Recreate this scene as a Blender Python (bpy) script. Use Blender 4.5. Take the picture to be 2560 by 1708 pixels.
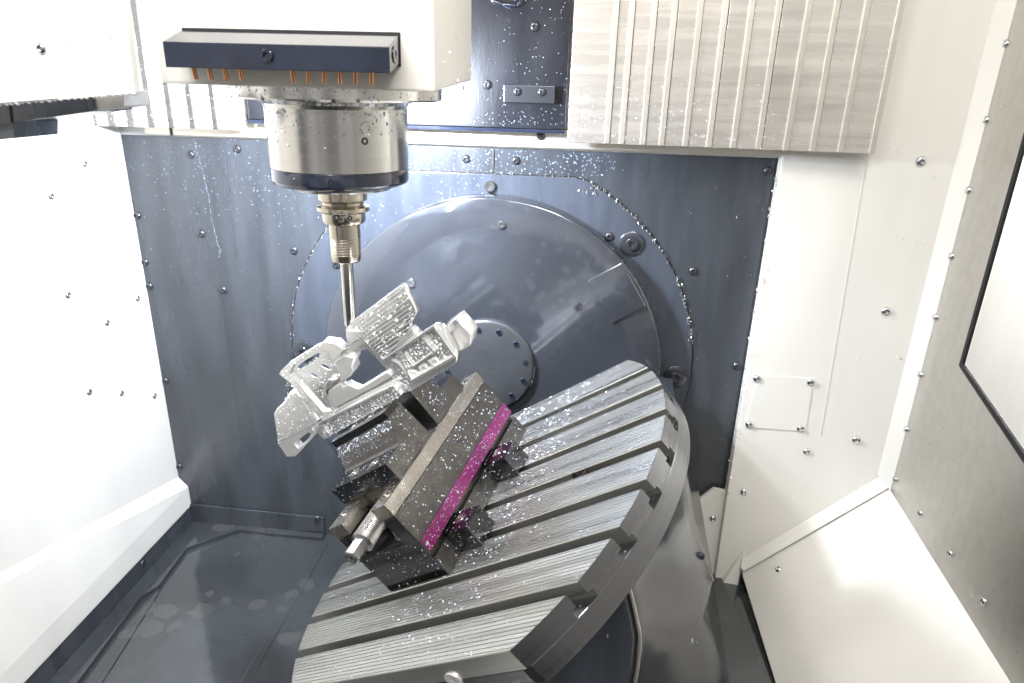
import bpy, bmesh, math, random
import numpy as np
from mathutils import Vector, Matrix
random.seed(7); rng=np.random.default_rng(11)
sc=bpy.context.scene
for o in list(bpy.data.objects): bpy.data.objects.remove(o)
COL=sc.collection
# ------------------------------------------------------------------ camera
# survey frame: millimetres, origin at the lens, X right along the back wall, Y into the machine, Z up
CM=np.array([[0.9945385393912791,0.10111306763987628,0.025869696904200008],
[0.05985119938497641,-0.3494622891141843,-0.9350368668770523],
[-0.0855039624674855,0.9314785322483434,-0.35360545295969453]])
FPX=1706.67
LIFT=1.0
cam=bpy.data.cameras.new('camera'); camo=bpy.data.objects.new('camera',cam); COL.objects.link(camo)
cam.lens=24; cam.sensor_width=36; cam.sensor_fit='HORIZONTAL'; cam.clip_start=0.02; cam.clip_end=60
camo.matrix_world=Matrix(((CM[0][0],-CM[1][0],-CM[2][0],0),(CM[0][1],-CM[1][1],-CM[2][1],0),(CM[0][2],-CM[1][2],-CM[2][2],LIFT),(0,0,0,1)))
cam.dof.use_dof=True; cam.dof.focus_distance=0.90; cam.dof.aperture_fstop=9.0
sc.camera=camo
sc.render.resolution_x=1024; sc.render.resolution_y=683
# ------------------------------------------------------------------ world: a bright workshop hall with a dark floor
w=bpy.data.worlds.new('World'); sc.world=w; w.use_nodes=True
nt=w.node_tree; bg=nt.nodes['Background']
tc=nt.nodes.new('ShaderNodeTexCoord'); sep=nt.nodes.new('ShaderNodeSeparateXYZ'); mr=nt.nodes.new('ShaderNodeMapRange'); cr=nt.nodes.new('ShaderNodeValToRGB')
nt.links.new(tc.outputs['Generated'],sep.inputs[0]); nt.links.new(sep.outputs['Z'],mr.inputs['Value'])
mr.inputs['From Min'].default_value=-1; mr.inputs['From Max'].default_value=1
nt.links.new(mr.outputs[0],cr.inputs['Fac'])
wn=nt.nodes.new('ShaderNodeTexNoise'); wn.inputs['Scale'].default_value=3.2; wn.inputs['Detail'].default_value=2; nt.links.new(tc.outputs['Generated'],wn.inputs['Vector'])
wr_=nt.nodes.new('ShaderNodeMapRange'); nt.links.new(wn.outputs['Fac'],wr_.inputs['Value']); wr_.inputs['From Min'].default_value=.38; wr_.inputs['From Max'].default_value=.62; wr_.inputs['To Min'].default_value=.35; wr_.inputs['To Max'].default_value=1.3
wm=nt.nodes.new('ShaderNodeMix'); wm.data_type='RGBA'; wm.blend_type='MULTIPLY'; wm.inputs['Factor'].default_value=1; nt.links.new(cr.outputs['Color'],wm.inputs['A']); nt.links.new(wr_.outputs[0],wm.inputs['B']); nt.links.new(wm.outputs['Result'],bg.inputs['Color'])
e=cr.color_ramp.elements; e[0].position=0.30; e[0].color=(.14,.135,.13,1); e[1].position=0.52; e[1].color=(1,.98,.95,1)
bg.inputs['Strength'].default_value=0.46
# ------------------------------------------------------------------ lamps of the machine and the hall, plus added fill lamps
def area(name,loc,target,sx,sy,power,col):
    l=bpy.data.lights.new(name,'AREA'); l.shape='RECTANGLE'; l.size=sx; l.size_y=sy; l.energy=power; l.color=col
    o=bpy.data.objects.new(name,l); COL.objects.link(o); o.location=loc
    o.rotation_euler=(Vector(target)-Vector(loc)).to_track_quat('-Z','Y').to_euler(); return o
area('work_and_fill_lamp',(-.40,.98,1.42),(-.52,.92,.30),.36,.10,5.5,(1.0,.98,.95))
area('work_and_fill_lamp',(-.55,.80,1.035),(-.30,1.02,.86),.10,.06,6.0,(.78,.86,1.0))
area('work_and_fill_lamp',(-.327,.925,.988),(-.36,1.23,.70),.07,.04,13.0,(.80,.87,1.0))  # unseen lamp added behind the nose to make the halo round it
area('work_and_fill_lamp',(.25,.45,1.70),(-.15,.85,.45),.40,.10,4.5,(1.0,.95,.88))
area('work_and_fill_lamp',(-.42,.10,1.46),(-.22,.85,.66),.40,.10,5.5,(1.0,.98,.95))  # fill lamp added out of view to brighten the workpiece front
area('hall_and_fill_lamp',(.35,-1.0,2.7),(-.35,.9,.45),1.6,.6,26,(1,.97,.92))
area('hall_and_fill_lamp',(1.0,2.1,1.9),(1.7,2.5,-.1),.9,.4,95,(1,1,1))  # unseen fill lamp added to whiten the wall seen through the window
vs=sc.view_settings; vs.view_transform='Standard'; vs.look='None'; vs.exposure=0.45; vs.gamma=1; vs.use_curve_mapping=False
# ------------------------------------------------------------------ survey helpers
KD=2560/2350.
def ray(p): return CM.T@np.array([(p[0]-1280)/FPX,(p[1]-854)/FPX,1.])
def wy(x,y,Y): r=ray((x*KD,y*KD)); return r*Y/r[1]
def wx(x,y,X): r=ray((x*KD,y*KD)); return r*X/r[0]
def wz(x,y,Z): r=ray((x*KD,y*KD)); return r*Z/r[2]
RM=np.array([[0.719374976912363,0.25524599432817524,-0.6460256380142807],[-0.349543189488359,0.936724970026017,-0.01912823076143609],[0.6002659421245241,0.23957423256514618,0.7630760026472978]])
TO=np.array([-126.44483767068178,811.9309506959112,-572.8405998094488])
def glob(l): return TO+RM@np.array(l,float)
def tl(p,axis,c):
    n=RM[:,axis]; r=ray(p); P=r*(n@(TO+n*c))/(n@r); return RM.T@(P-TO)
r1=lambda x,y:(660+x/4,680+y/4)
r2=lambda x,y:(660+x/4,960+y/4)
def XZ(f,pts,Y): return [tuple(tl(f(*q),1,Y)[[0,2]]) for q in pts]
# ------------------------------------------------------------------ materials
def mat(name,base,rough=.4,metal=0.,noise=0.,nscale=(30,30,30),bump=0.,bscale=(200,200,200),rvar=0.,coat=0.,spots=None,spotscale=60,aniso=0.,detail=3,spec=.5):
    m=bpy.data.materials.new(name); m.use_nodes=True; n=m.node_tree; b=n.nodes['Principled BSDF']; L=n.links.new
    b.inputs['Base Color'].default_value=(*base,1); b.inputs['Roughness'].default_value=rough; b.inputs['Metallic'].default_value=metal
    b.inputs['Coat Weight'].default_value=coat; b.inputs['Coat Roughness'].default_value=.12; b.inputs['Specular IOR Level'].default_value=spec
    if aniso: b.inputs['Anisotropic'].default_value=aniso
    t=n.nodes.new('ShaderNodeTexCoord')
    def nz(scale,det=detail):
        mp=n.nodes.new('ShaderNodeMapping'); mp.inputs['Scale'].default_value=scale; L(t.outputs['Object'],mp.inputs[0])
        x=n.nodes.new('ShaderNodeTexNoise'); x.inputs['Scale'].default_value=1; x.inputs['Detail'].default_value=det; L(mp.outputs[0],x.inputs['Vector']); return x
    col=None
    if noise:
        x=nz(nscale); r=n.nodes.new('ShaderNodeMapRange'); L(x.outputs['Fac'],r.inputs['Value']); r.inputs['From Min'].default_value=.3; r.inputs['From Max'].default_value=.7
        mx=n.nodes.new('ShaderNodeMix'); mx.data_type='RGBA'; L(r.outputs[0],mx.inputs['Factor'])
        mx.inputs['A'].default_value=(*[c*(1-noise) for c in base],1); mx.inputs['B'].default_value=(*[min(1,c*(1+noise)) for c in base],1)
        col=mx.outputs['Result']
    if spots:
        mp=n.nodes.new('ShaderNodeMapping'); mp.inputs['Scale'].default_value=(spotscale,)*3; L(t.outputs['Object'],mp.inputs[0])
        nn=nz((25,25,25)); add=n.nodes.new('ShaderNodeVectorMath'); add.operation='MULTIPLY_ADD'; L(nn.outputs['Color'],add.inputs[0]); add.inputs[1].default_value=(.5,.5,.5); L(mp.outputs[0],add.inputs[2])
        v=n.nodes.new('ShaderNodeTexVoronoi'); v.inputs['Scale'].default_value=1; L(add.outputs[0],v.inputs['Vector'])
        big=nz((5,5,5)); mm=n.nodes.new('ShaderNodeMapRange'); L(big.outputs['Fac'],mm.inputs['Value']); mm.inputs['From Min'].default_value=.45; mm.inputs['From Max'].default_value=.62; mm.inputs['To Min'].default_value=.0; mm.inputs['To Max'].default_value=.42
        lt=n.nodes.new('ShaderNodeMath'); lt.operation='SUBTRACT'; L(mm.outputs[0],lt.inputs[0]); L(v.outputs['Distance'],lt.inputs[1])
        sm=n.nodes.new('ShaderNodeMapRange'); L(lt.outputs[0],sm.inputs['Value']); sm.inputs['From Max'].default_value=.05; sm.inputs['To Max'].default_value=.65
        mx=n.nodes.new('ShaderNodeMix'); mx.data_type='RGBA'; L(sm.outputs[0],mx.inputs['Factor'])
        if col: L(col,mx.inputs['A'])
        else: mx.inputs['A'].default_value=(*base,1)
        mx.inputs['B'].default_value=(*spots,1); col=mx.outputs['Result']
    if col: L(col,b.inputs['Base Color'])
    if rvar:
        x=nz(tuple(s*.7 for s in nscale)); r=n.nodes.new('ShaderNodeMapRange'); L(x.outputs['Fac'],r.inputs['Value']); r.inputs['From Min'].default_value=.3; r.inputs['From Max'].default_value=.7
        r.inputs['To Min'].default_value=max(.02,rough-rvar); r.inputs['To Max'].default_value=rough+rvar; L(r.outputs[0],b.inputs['Roughness'])
    if bump:
        x=nz(bscale); bp=n.nodes.new('ShaderNodeBump'); bp.inputs['Strength'].default_value=bump; bp.inputs['Distance'].default_value=.001; L(x.outputs['Fac'],bp.inputs['Height']); L(bp.outputs[0],b.inputs['Normal'])
    return m
MT={}
MT['white']=mat('white_enamel',(.69,.675,.63),.36,noise=.05,nscale=(9,9,2.2),bump=.05,bscale=(300,300,300),rvar=.1)
MT['cover_white']=mat('white_wet_enamel',(.82,.82,.81),.22,noise=.02,nscale=(8,8,8),bump=.08,bscale=(160,160,160))
MT['dark']=mat('slate_enamel',(.041,.046,.054),.30,noise=.28,nscale=(22,22,4),bump=.22,bscale=(190,190,50),rvar=.12,coat=.3)
MT['ring']=mat('slate_ring_enamel',(.052,.06,.076),.22,noise=.18,nscale=(34,34,5),rvar=.09,coat=.4,bump=.05,bscale=(120,120,30))
MT['disk']=mat('blue_grey_lacquer',(.092,.100,.117),.09,metal=.68,noise=.15,nscale=(7,7,7),rvar=.04,coat=.6,spots=(.13,.14,.16),spotscale=52,bump=.02,bscale=(30,30,30),spec=.6)
MT['arm']=mat('arm_lacquer',(.024,.028,.036),.17,noise=.2,nscale=(5,5,5),rvar=.05,coat=.2,spec=.4,bump=.04,bscale=(14,14,14))
MT['floor']=mat('wet_floor_sheet',(.030,.034,.037),.10,noise=.3,nscale=(6,6,6),rvar=.06,spots=(.055,.056,.054),spotscale=18,coat=.7,bump=.04,bscale=(30,30,30))
MT['upper']=mat('charcoal_slide_enamel',(.010,.011,.015),.3,noise=.3,nscale=(20,20,6),rvar=.1,bump=.2,bscale=(220,220,70))
MT['black']=mat('black_oxide',(.010,.015,.032),.15,metal=.0,noise=.3,nscale=(40,40,40),coat=1.,rvar=.05)
MT['rubber']=mat('black_rubber',(.006,.006,.007),.6)
MT['steel']=mat('brushed_steel',(.66,.645,.62),.20,metal=1,noise=.03,nscale=(4,4,200),rvar=.04)
MT['chrome']=mat('ground_steel',(.70,.68,.65),.16,metal=1,noise=.06,nscale=(8,8,150),rvar=.05)
MT['table']=mat('milled_table_steel',(.64,.63,.59),.32,metal=.96,noise=.10,nscale=(4,120,120),rvar=.08)
MT['rim']=mat('turned_rim_steel',(.23,.23,.24),.30,metal=1,noise=.05,nscale=(3,3,160),rvar=.08)
MT['hub']=mat('turned_hub_steel',(.055,.058,.064),.28,metal=.3,noise=.12,nscale=(12,12,12),rvar=.08)
MT['rim2']=mat('threaded_steel',(.42,.415,.41),.28,metal=1,noise=.1,nscale=(80,80,80),rvar=.08)
MT['cover']=mat('way_cover_steel',(.90,.85,.78),.27,metal=.88,noise=.05,nscale=(7,7,95),rvar=.07,bump=.035,bscale=(5,5,80))
MT['strip']=mat('cover_edge_steel',(.74,.71,.64),.40,metal=.9,noise=.05,nscale=(9,9,60))
MT['door']=mat('door_steel',(.60,.585,.555),.33,metal=1,noise=.05,nscale=(60,60,40),rvar=.06,bump=.05,bscale=(200,200,200))
MT['vise']=mat('vise_steel',(.135,.128,.12),.34,metal=.95,noise=.16,nscale=(60,60,60),rvar=.1,bump=.1,bscale=(500,500,500))
MT['vise_rail']=mat('lit_rail_steel',(.37,.34,.30),.30,metal=.95,noise=.1,nscale=(50,50,50),rvar=.08)  # reflected light put into a brighter tan than the vise body
MT['vise_dark']=mat('vise_ground_shade_steel',(.10,.102,.108),.18,metal=1,noise=.2,nscale=(30,30,30),rvar=.08)  # ground clamp steel; also puts dark reflections into end and foot skins
MT['purple']=mat('purple_anodised_strip',(.135,.004,.075),.3,noise=.2,nscale=(18,18,18),coat=.3,rvar=.12)
MT['alu']=mat('milled_aluminium',(.95,.955,.96),.14,metal=.8,noise=.03,nscale=(60,60,60),rvar=.08)
MT['alu_pale_lit']=mat('pale_lit_aluminium',(.95,.945,.93),.24,metal=.6,noise=.06,nscale=(80,80,80),bump=.1,bscale=(260,260,260))  # lit copy of milled aluminium; glare on bracket parts put into the colour
MT['copper']=mat('copper_pipe',(.60,.29,.15),.26,metal=1,noise=.2,nscale=(60,60,60))
MT['screw']=mat('zinc_screw',(.55,.56,.58),.22,metal=1)
MT['screw_dark']=mat('black_screw',(.10,.105,.12),.25,metal=.8)
MT['milk']=mat('milky_coolant',(.56,.61,.72),.08,coat=.5)
MT['droplet']=mat('bright_coolant_bead',(.90,.92,.95),.08,coat=.5)
MT['clear']=mat('clear_coolant_bead',(.22,.26,.34),.05,coat=1.,spec=.8)
MT['chips']=mat('aluminium_chip',(.85,.84,.80),.22,metal=.8)
MT['insert']=mat('holder_steel',(.60,.55,.47),.18,metal=1,noise=.05,nscale=(6,6,150),rvar=.05)
g=bpy.data.materials.new('window_glass'); g.use_nodes=True; gb=g.node_tree.nodes['Principled BSDF']
gb.inputs['Transmission Weight'].default_value=1; gb.inputs['Roughness'].default_value=.02; gb.inputs['IOR'].default_value=1.02; gb.inputs['Base Color'].default_value=(.97,.98,.98,1); MT['glass']=g
# ------------------------------------------------------------------ mesh helpers (all lengths in mm)
class MB:
    def __init__(s): s.v=[]; s.f=[]; s.sm=[]
    def add(s,v,f,smooth=False):
        k=len(s.v); s.v+= [tuple(map(float,q)) for q in v]; s.f+=[tuple(i+k for i in q) for q in f]; s.sm+=[smooth]*len(f); return s
    def box(s,a,b):
        (x0,y0,z0),(x1,y1,z1)=a,b
        return s.add([(x0,y0,z0),(x1,y0,z0),(x1,y1,z0),(x0,y1,z0),(x0,y0,z1),(x1,y0,z1),(x1,y1,z1),(x0,y1,z1)],
          [(0,3,2,1),(4,5,6,7),(0,1,5,4),(1,2,6,5),(2,3,7,6),(3,0,4,7)])
    def prism(s,poly,off):
        n=len(poly); p=[np.array(q,float) for q in poly]; o=np.array(off,float)
        return s.add(list(p)+[q+o for q in p],[tuple(range(n))[::-1],tuple(range(n,2*n))]+[(i,(i+1)%n,n+(i+1)%n,n+i) for i in range(n)])
    def lathe(s,prof,c=(0,0,0),ax=None,seg=32,smooth=True):
        c=np.array(c,float); A=np.eye(3) if ax is None else frame(ax)
        v=[];f=[];n=len(prof)
        for r,z in prof:
            for i in range(seg):
                t=2*math.pi*i/seg; v.append(c+A@np.array([r*math.cos(t),r*math.sin(t),z]))
        for j in range(n-1):
            for i in range(seg):
                k=(i+1)%seg; f.append((j*seg+i,j*seg+k,(j+1)*seg+k,(j+1)*seg+i))
        s.add(v,f,smooth)
        if prof[0][0]>1e-6: s.add(v[:seg],[tuple(range(seg))[::-1]])
        if prof[-1][0]>1e-6: s.add(v[-seg:],[tuple(range(seg))])
        return s
    def cyl(s,a,b,r,seg=20):
        a=np.array(a,float);b=np.array(b,float); h=np.linalg.norm(b-a); return s.lathe([(r,0),(r,h)],a,(b-a)/h,seg)
def frame(z):
    z=np.array(z,float); z=z/np.linalg.norm(z); t=np.array([1,0,0]) if abs(z[0])<.9 else np.array([0,1.,0]); x=np.cross(t,z); x/=np.linalg.norm(x); return np.c_[x,np.cross(z,x),z]
def mesh(mb,name,org=(0,0,0),bevel=0,seg=2,ang=28):
    v=(np.array(mb.v)-np.array(org))*.001
    m=bpy.data.meshes.new(name); m.from_pydata([tuple(q) for q in v],[],mb.f); 
    for p,sx in zip(m.polygons,mb.sm): p.use_smooth=sx
    b=bmesh.new(); b.from_mesh(m); bmesh.ops.remove_doubles(b,verts=b.verts,dist=2e-6)
    bmesh.ops.recalc_face_normals(b,faces=b.faces)
    if bevel:
        es=[e for e in b.edges if len(e.link_faces)==2 and e.calc_face_angle(0)>math.radians(ang)]
        if es: bmesh.ops.bevel(b,geom=es,offset=bevel*.001,segments=seg,affect='EDGES',profile=.6,clamp_overlap=True)
    else:
        for e in b.edges:
            if len(e.link_faces)==2 and e.calc_face_angle(0)>math.radians(ang): e.smooth=False
    b.to_mesh(m); b.free(); return m
def setp(o,label=None,cat=None,group=None,kind=None):
    if label: o['label']=label
    if cat: o['category']=cat
    if group: o['group']=group
    if kind: o['kind']=kind
class T:
    """a thing: an Empty at its base; table=True puts it in the tilted frame of the rotary table"""
    def __init__(s,name,label=None,cat=None,base=(0,0,0),table=False,group=None,kind=None,solo=None):
        s.base=np.array(base,float); s.table=table
        o=bpy.data.objects.new(name,None); o.empty_display_size=.02; COL.objects.link(o); s.o=o; s.place(o); setp(o,label,cat,group,kind)
    def place(s,o):
        p=glob(s.base) if s.table else s.base
        A=Matrix([[*(RM[i] if s.table else np.eye(3)[i]),0] for i in range(3)]+[[0,0,0,1]])
        o.matrix_world=Matrix.Translation((p[0]*.001,p[1]*.001,p[2]*.001+LIFT))@A
    def part(s,name,mb,m,parent=None,bevel=0,label=None,kind=None,seg=2,ang=28,fit=None):
        me=mb if isinstance(mb,bpy.types.Mesh) else mesh(mb,name,s.base,bevel,seg,ang)
        o=bpy.data.objects.new(name,me); COL.objects.link(o); o.parent=parent or s.o
        if not me.materials: me.materials.append(MT[m])
        setp(o,label,kind=kind); return o
    def inst(s,name,me,loc,nrm=(0,0,1),scale=1.,parent=None,spin=0.):
        o=bpy.data.objects.new(name,me); COL.objects.link(o); o.parent=parent or s.o
        A=frame(nrm)@np.array([[math.cos(spin),-math.sin(spin),0],[math.sin(spin),math.cos(spin),0],[0,0,1]])
        o.matrix_local=Matrix.Translation(Vector((np.array(loc)-s.base)*.001))@Matrix([[*A[i],0] for i in range(3)]+[[0,0,0,1]])@Matrix.Scale(scale,4); return o
def solo(name,mb,m,label,cat,base=(0,0,0),table=False,bevel=0,group=None,kind=None,seg=2,ang=28):
    t=T.__new__(T); t.base=np.array(base,float); t.table=table
    o=bpy.data.objects.new(name,mesh(mb,name,base,bevel,seg,ang)); COL.objects.link(o); t.o=o; t.place(o); o.data.materials.append(MT[m]); setp(o,label,cat,group,kind); return t
# shared small hardware
def hexhole(mb,r,z0,z1):
    v=[(r*math.cos(i*math.pi/3),r*math.sin(i*math.pi/3),z) for z in (z0,z1) for i in range(6)]
    return mb.add(v,[(i,(i+1)%6,6+(i+1)%6,6+i) for i in range(6)]+[(5,4,3,2,1,0)])
def dome(R,h,hexr,m):
    mb=MB(); mb.lathe([(R,-1),(R,h*.15),(R*.93,h*.5),(R*.75,h*.83),(R*.52,h),(hexr*1.02,h),(hexr,h*.45),(.01,h*.4)],seg=14)
    me=mesh(mb,'dome_screw',ang=40); me.materials.append(MT[m]); return me
SCREW=dome(7,4,3.2,'screw'); SCREWD=dome(7.5,4.5,3.2,'screw_dark')
def cap(R,h,m):
    mb=MB(); mb.lathe([(R,-1),(R,h*.85),(R*.9,h),(R*.55,h),(R*.52,h*.4),(.01,h*.38)],seg=18); me=mesh(mb,'cap_screw',ang=35); me.materials.append(MT[m]); return me
CAPD=cap(8,6,'black'); CAPS=cap(8,6,'screw')
def recess(R,m): # counterbored screw: raised washer ring round a sunk head
    mb=MB(); mb.lathe([(R,-.5),(R,.5),(R*.86,.5),(R*.84,-.2),(R*.62,-.2),(R*.58,.35),(R*.3,.35),(R*.28,-.2),(.01,-.2)],seg=20); me=mesh(mb,'counterbore',ang=35); me.materials.append(MT[m]); return me
CB=recess(8,'chrome')
def flangebolt():
    mb=MB(); mb.lathe([(22,-1),(22,3),(20.5,4),(11,4),(11,8),(10,9),(5.2,9),(5,5),(.01,4.5)],seg=26); me=mesh(mb,'flange_bolt',ang=35); me.materials.append(MT['screw_dark']); return me
FB=flangebolt()
# droplets / chips: real little beads, one joined mesh per carrier
def beads(pts,sizes,normals,elong=None,h=.45,seg=7):
    V=[];Fc=[]; k=0
    for p,r,n,el in zip(pts,sizes,normals,elong if elong is not None else [None]*len(pts)):
        A=frame(n); sp=rng.uniform(0,6.28); ca,sa=math.cos(sp),math.sin(sp); st=1.+rng.uniform(0,.35)
        if el is not None:
            ex=np.array(el[0])-np.dot(el[0],n)*np.array(n); ex/=np.linalg.norm(ex); A=np.c_[ex,np.cross(n,ex),n]; st=el[1]; ca,sa=1,0
        for rr,hh in ((1.,-.12),(.8,.55)):
            for i in range(seg):
                t=2*math.pi*i/seg; x,y=rr*r*st*math.cos(t),rr*r*math.sin(t)
                V.append(p+A@np.array([x*ca-y*sa,x*sa+y*ca,hh*r*h]))
        V.append(p+A@np.array([0,0,r*h]))
        for i in range(seg):
            j=(i+1)%seg; Fc.append((k+i,k+j,k+seg+j,k+seg+i)); Fc.append((k+seg+i,k+seg+j,k+2*seg))
        k+=2*seg+1
    mb=MB(); mb.v=[tuple(q) for q in V]; mb.f=Fc; mb.sm=[True]*len(Fc); return mb
def rectbeads(specs,dens=1.,siz=1.):
    P=[];S=[];N=[];E=[]
    for o,e1,e2,n,cnt,s0,s1,el in specs:
        cnt=int(cnt*dens); s0*=siz; s1*=siz
        o,e1,e2=map(lambda a:np.array(a,float),(o,e1,e2)); n=np.array(n,float)/np.linalg.norm(n)
        for _ in range(cnt):
            a,b=rng.random(2); P.append(o+e1*a+e2*b); S.append(s0*(s1/s0)**(rng.random()**2.2)); N.append(n); E.append(el)
    return P,S,N,E
def quick(mb,name,base):
    v=(np.array(mb.v)-base)*.001; m=bpy.data.meshes.new(name); m.from_pydata([tuple(q) for q in v],[],mb.f); m.polygons.foreach_set('use_smooth',mb.sm); return m
def chips(pts,s0,s1):
    mb=MB()
    for p in pts:
        L=rng.uniform(s0,s1); A=frame(rng.normal(size=3)); w_=L*.22
        v=[(-L,0,0),(-L*.2,w_,L*.25),(-L*.2,-w_,L*.25),(L*.4,w_,L*.3),(L*.4,-w_,L*.3),(L,0,-L*.1),(0,0,L*.12)]
        mb.add([np.array(p)+A@np.array(q) for q in v],[(0,2,1),(1,2,4,3),(3,4,5),(0,1,6),(0,6,2),(1,3,6),(3,5,6),(2,6,4),(4,6,5)])
    return mb
# ================================================================== SETTING
YB=1230.
FZ=-955.
# floor
fl=T('floor',base=(-250,900,FZ),kind='structure')
fl.part('floor_sheet',MB().box((-835,300,FZ-6),(640,1234,FZ)),'floor')
fl.part('corner_flange',MB().prism([(-828,1228,FZ),(-519,1228,FZ),(-519,1207,FZ),(-712,1210,FZ),(-790,1134,FZ),(-781,1018,FZ),(-797,985,FZ),(-772,700,FZ),(-765,420,FZ),(-828,420,FZ)],(0,0,9)),'floor',bevel=1.2)
fl.part('weld_seam',MB().box((-518,420,FZ),(-503,1206,FZ+2.2)),'floor',bevel=.8)
fl.part('weld_seam',MB().prism([(-785,1015,FZ),(-776,1015,FZ),(-690,420,FZ),(-700,420,FZ)],(0,0,2.5)),'floor',bevel=.8)
# back wall
bw=T('back_wall',base=(-250,YB,FZ),kind='structure')
pan=bw.part('wall_panel',MB().box((-846,YB,FZ-4),(326,YB+6,-107)),'dark')
bw.part('wall_panel',MB().box((326,YB+.5,FZ-4),(640,YB+6,-107)),'dark')
bw.part('backing_sheet',MB().box((-846,YB+.8,-106.5),(640,YB+7,330)),'cover_white')
bw.part('splash_flange',MB().prism([(-828,YB-3,FZ),(-519,YB-3,FZ+12),(-519,YB-3,-906),(-830,YB-3,-900)],(0,-4,0)),'dark',bevel=.8)
bw.part('sheet_joint',MB().box((-651,YB-1.4,-330),(-649.4,YB+1,-110)),'ring')
bw.part('sheet_joint',MB().box((-156,YB-2.2,-150),(-154,YB+1,-110)),'steel')
bw.part('trim_rail',MB().box((-790,YB-14,-103),(338,YB-2,-73)),'strip',bevel=1.5)
bw.part('trim_joint',MB().box((-741,YB-15.2,-103.5),(-736,YB-1,-84)),'upper')
for q in [(438,355),(545,342),(315,495),(463,537),(675,575),(333,602),(513,666),(343,657),(380,874),(412,1071),(1070,365),(1184,369),(1590,622),(1690,840),(1762,392)]:
    bw.inst('screw',SCREWD,wy(*q,YB-.3),(0,-1,0))
bw.inst('screw',SCREWD,wy(728,1190,YB-7.2),(0,-1,0)); bw.inst('screw',SCREWD,wy(1241,312,YB-14.5),(0,-1,0))
# adapter ring set into the back wall
RC=np.array([-161,0,-509]); RR=392.
def arcpoly(c,R,Y,top=None,n=96):
    out=[]
    for i in range(n):
        t=2*math.pi*i/n; x,z=c[0]+R*math.cos(t),c[2]+R*math.sin(t)
        if top is not None: z=min(z,top)
        out.append((x,Y,z))
    return out
rp=T('adapter_ring_plate','blue grey round adapter plate with flat top bolted into the slate wall','plate',base=(RC[0],YB,RC[2]-RR))
rp.part('gap_shade_ring',MB().prism(arcpoly(RC,RR+2.5,YB-1.2,-149.5),(0,2,0)),'rubber')  # black ring stands in for the shaded gap round the plate
rp.part('ring_face',MB().prism(arcpoly(RC,RR,YB-3.2,-152),(0,3.5,0)),'ring',bevel=.8)
for q in [(1449,559),(1549,864),(697,805)]: rp.inst('flange_bolt',FB,wy(*q,YB-3.2),(0,-1,0))
rp.inst('cap_screw',CAPS,wy(1124,427,YB-3.2),(0,-1,0),1.3)
for q in [(1398,543),(772,607)]: rp.inst('screw',SCREWD,wy(*q,YB-3.2),(0,-1,0),1.1)
P=[];
for a in list(rng.uniform(math.radians(8),math.radians(66),150))+list(rng.uniform(math.radians(128),math.radians(182),60)):
    P.append((RC[0]+(RR+rng.normal(0,2.2))*math.cos(a),YB-5+rng.normal(0,1),min(RC[2]+(RR+rng.normal(0,2))*math.sin(a),-151)))
for _ in range(60): P.append((rng.uniform(-300,10),YB-5,-151+rng.normal(0,1.6)))
for _ in range(26): P.append((22+rng.normal(0,9),YB-7,-170+rng.normal(0,5)))
rp.part('metal_chips',quick(chips(P,1.2,4.2),'metal_chips',rp.base),'chips',kind='stuff')
# left wall
LX=-846.
lw=T('left_wall',base=(LX,800,FZ),kind='structure')
lw.part('wall_panel',MB().box((LX-6,250,-862),(LX,YB-.5,420)),'white')
pa=[(LX-5,250,-590),(LX+.2,250,-590),(-826,250,-857),(-826,250,-906),(LX-5,250,-906)]; pb=[(LX-5,YB-1,-850),(LX+.2,YB-1,-834),(-826,YB-1,-857),(-826,YB-1,-906),(LX-5,YB-1,-906)]
lw.part('sill_lip',MB().add(pa+pb,[(4,3,2,1,0),(5,6,7,8,9)]+[(k,(k+1)%5,5+(k+1)%5,5+k) for k in range(5)]),'white',bevel=2)
lw.part('skirting',MB().box((LX,250,FZ-4),(-829,YB-4,-906.5)),'dark')
for q in [(193,376),(116,450),(155,677),(245,741),(315,685),(204,900),(278,903),(354,909)]: lw.inst('screw',SCREW,wx(*q,LX+.3),(1,0,0),.9)
lw.inst('screw',SCREWD,wx(327,1293,-828.7),(1,0,0))
pA,pB=wx(225,792,LX),wx(325,915,LX); lw.part('cover_plate',MB().box((LX-1,pA[1],pB[2]),(LX+.8,pB[1],pA[2])),'white',bevel=.4)
pB=wx(105,462,LX); lw.part('cover_plate',MB().box((LX-1,700,pB[2]),(LX+2,pB[1],120)),'white',bevel=1)
# right wall: white sheet beside the door
RY=1200.
rw=T('right_wall',base=(480,RY,FZ),kind='structure')
rp_=[wy(1800,352,RY),wy(1668,1122,RY),wy(1640,1330,RY),wy(1690,1356,RY),wy(1703,1300,RY),wy(2035,1108,RY)]
poly=[(329,RY,1200),(329,RY,-108)]+[tuple(p) for p in rp_[1:]]+[(621,RY,1200)]  # sheet carried up out of view to block stray light from outside
poly[2]=(327,RY,rp_[1][2])
rw.part('wall_panel',MB().prism(poly,(0,24,0)),'white',bevel=2)
a=[wy(1590,1158,RY+14),wy(1638,1122,RY+14),wy(1668,1128,RY+14),wy(1650,1350,RY+14),wy(1636,1372,RY+14)]
rw.part('lower_plate',MB().prism([tuple(p) for p in a],(0,9,0)),'white',bevel=1.5)
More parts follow.
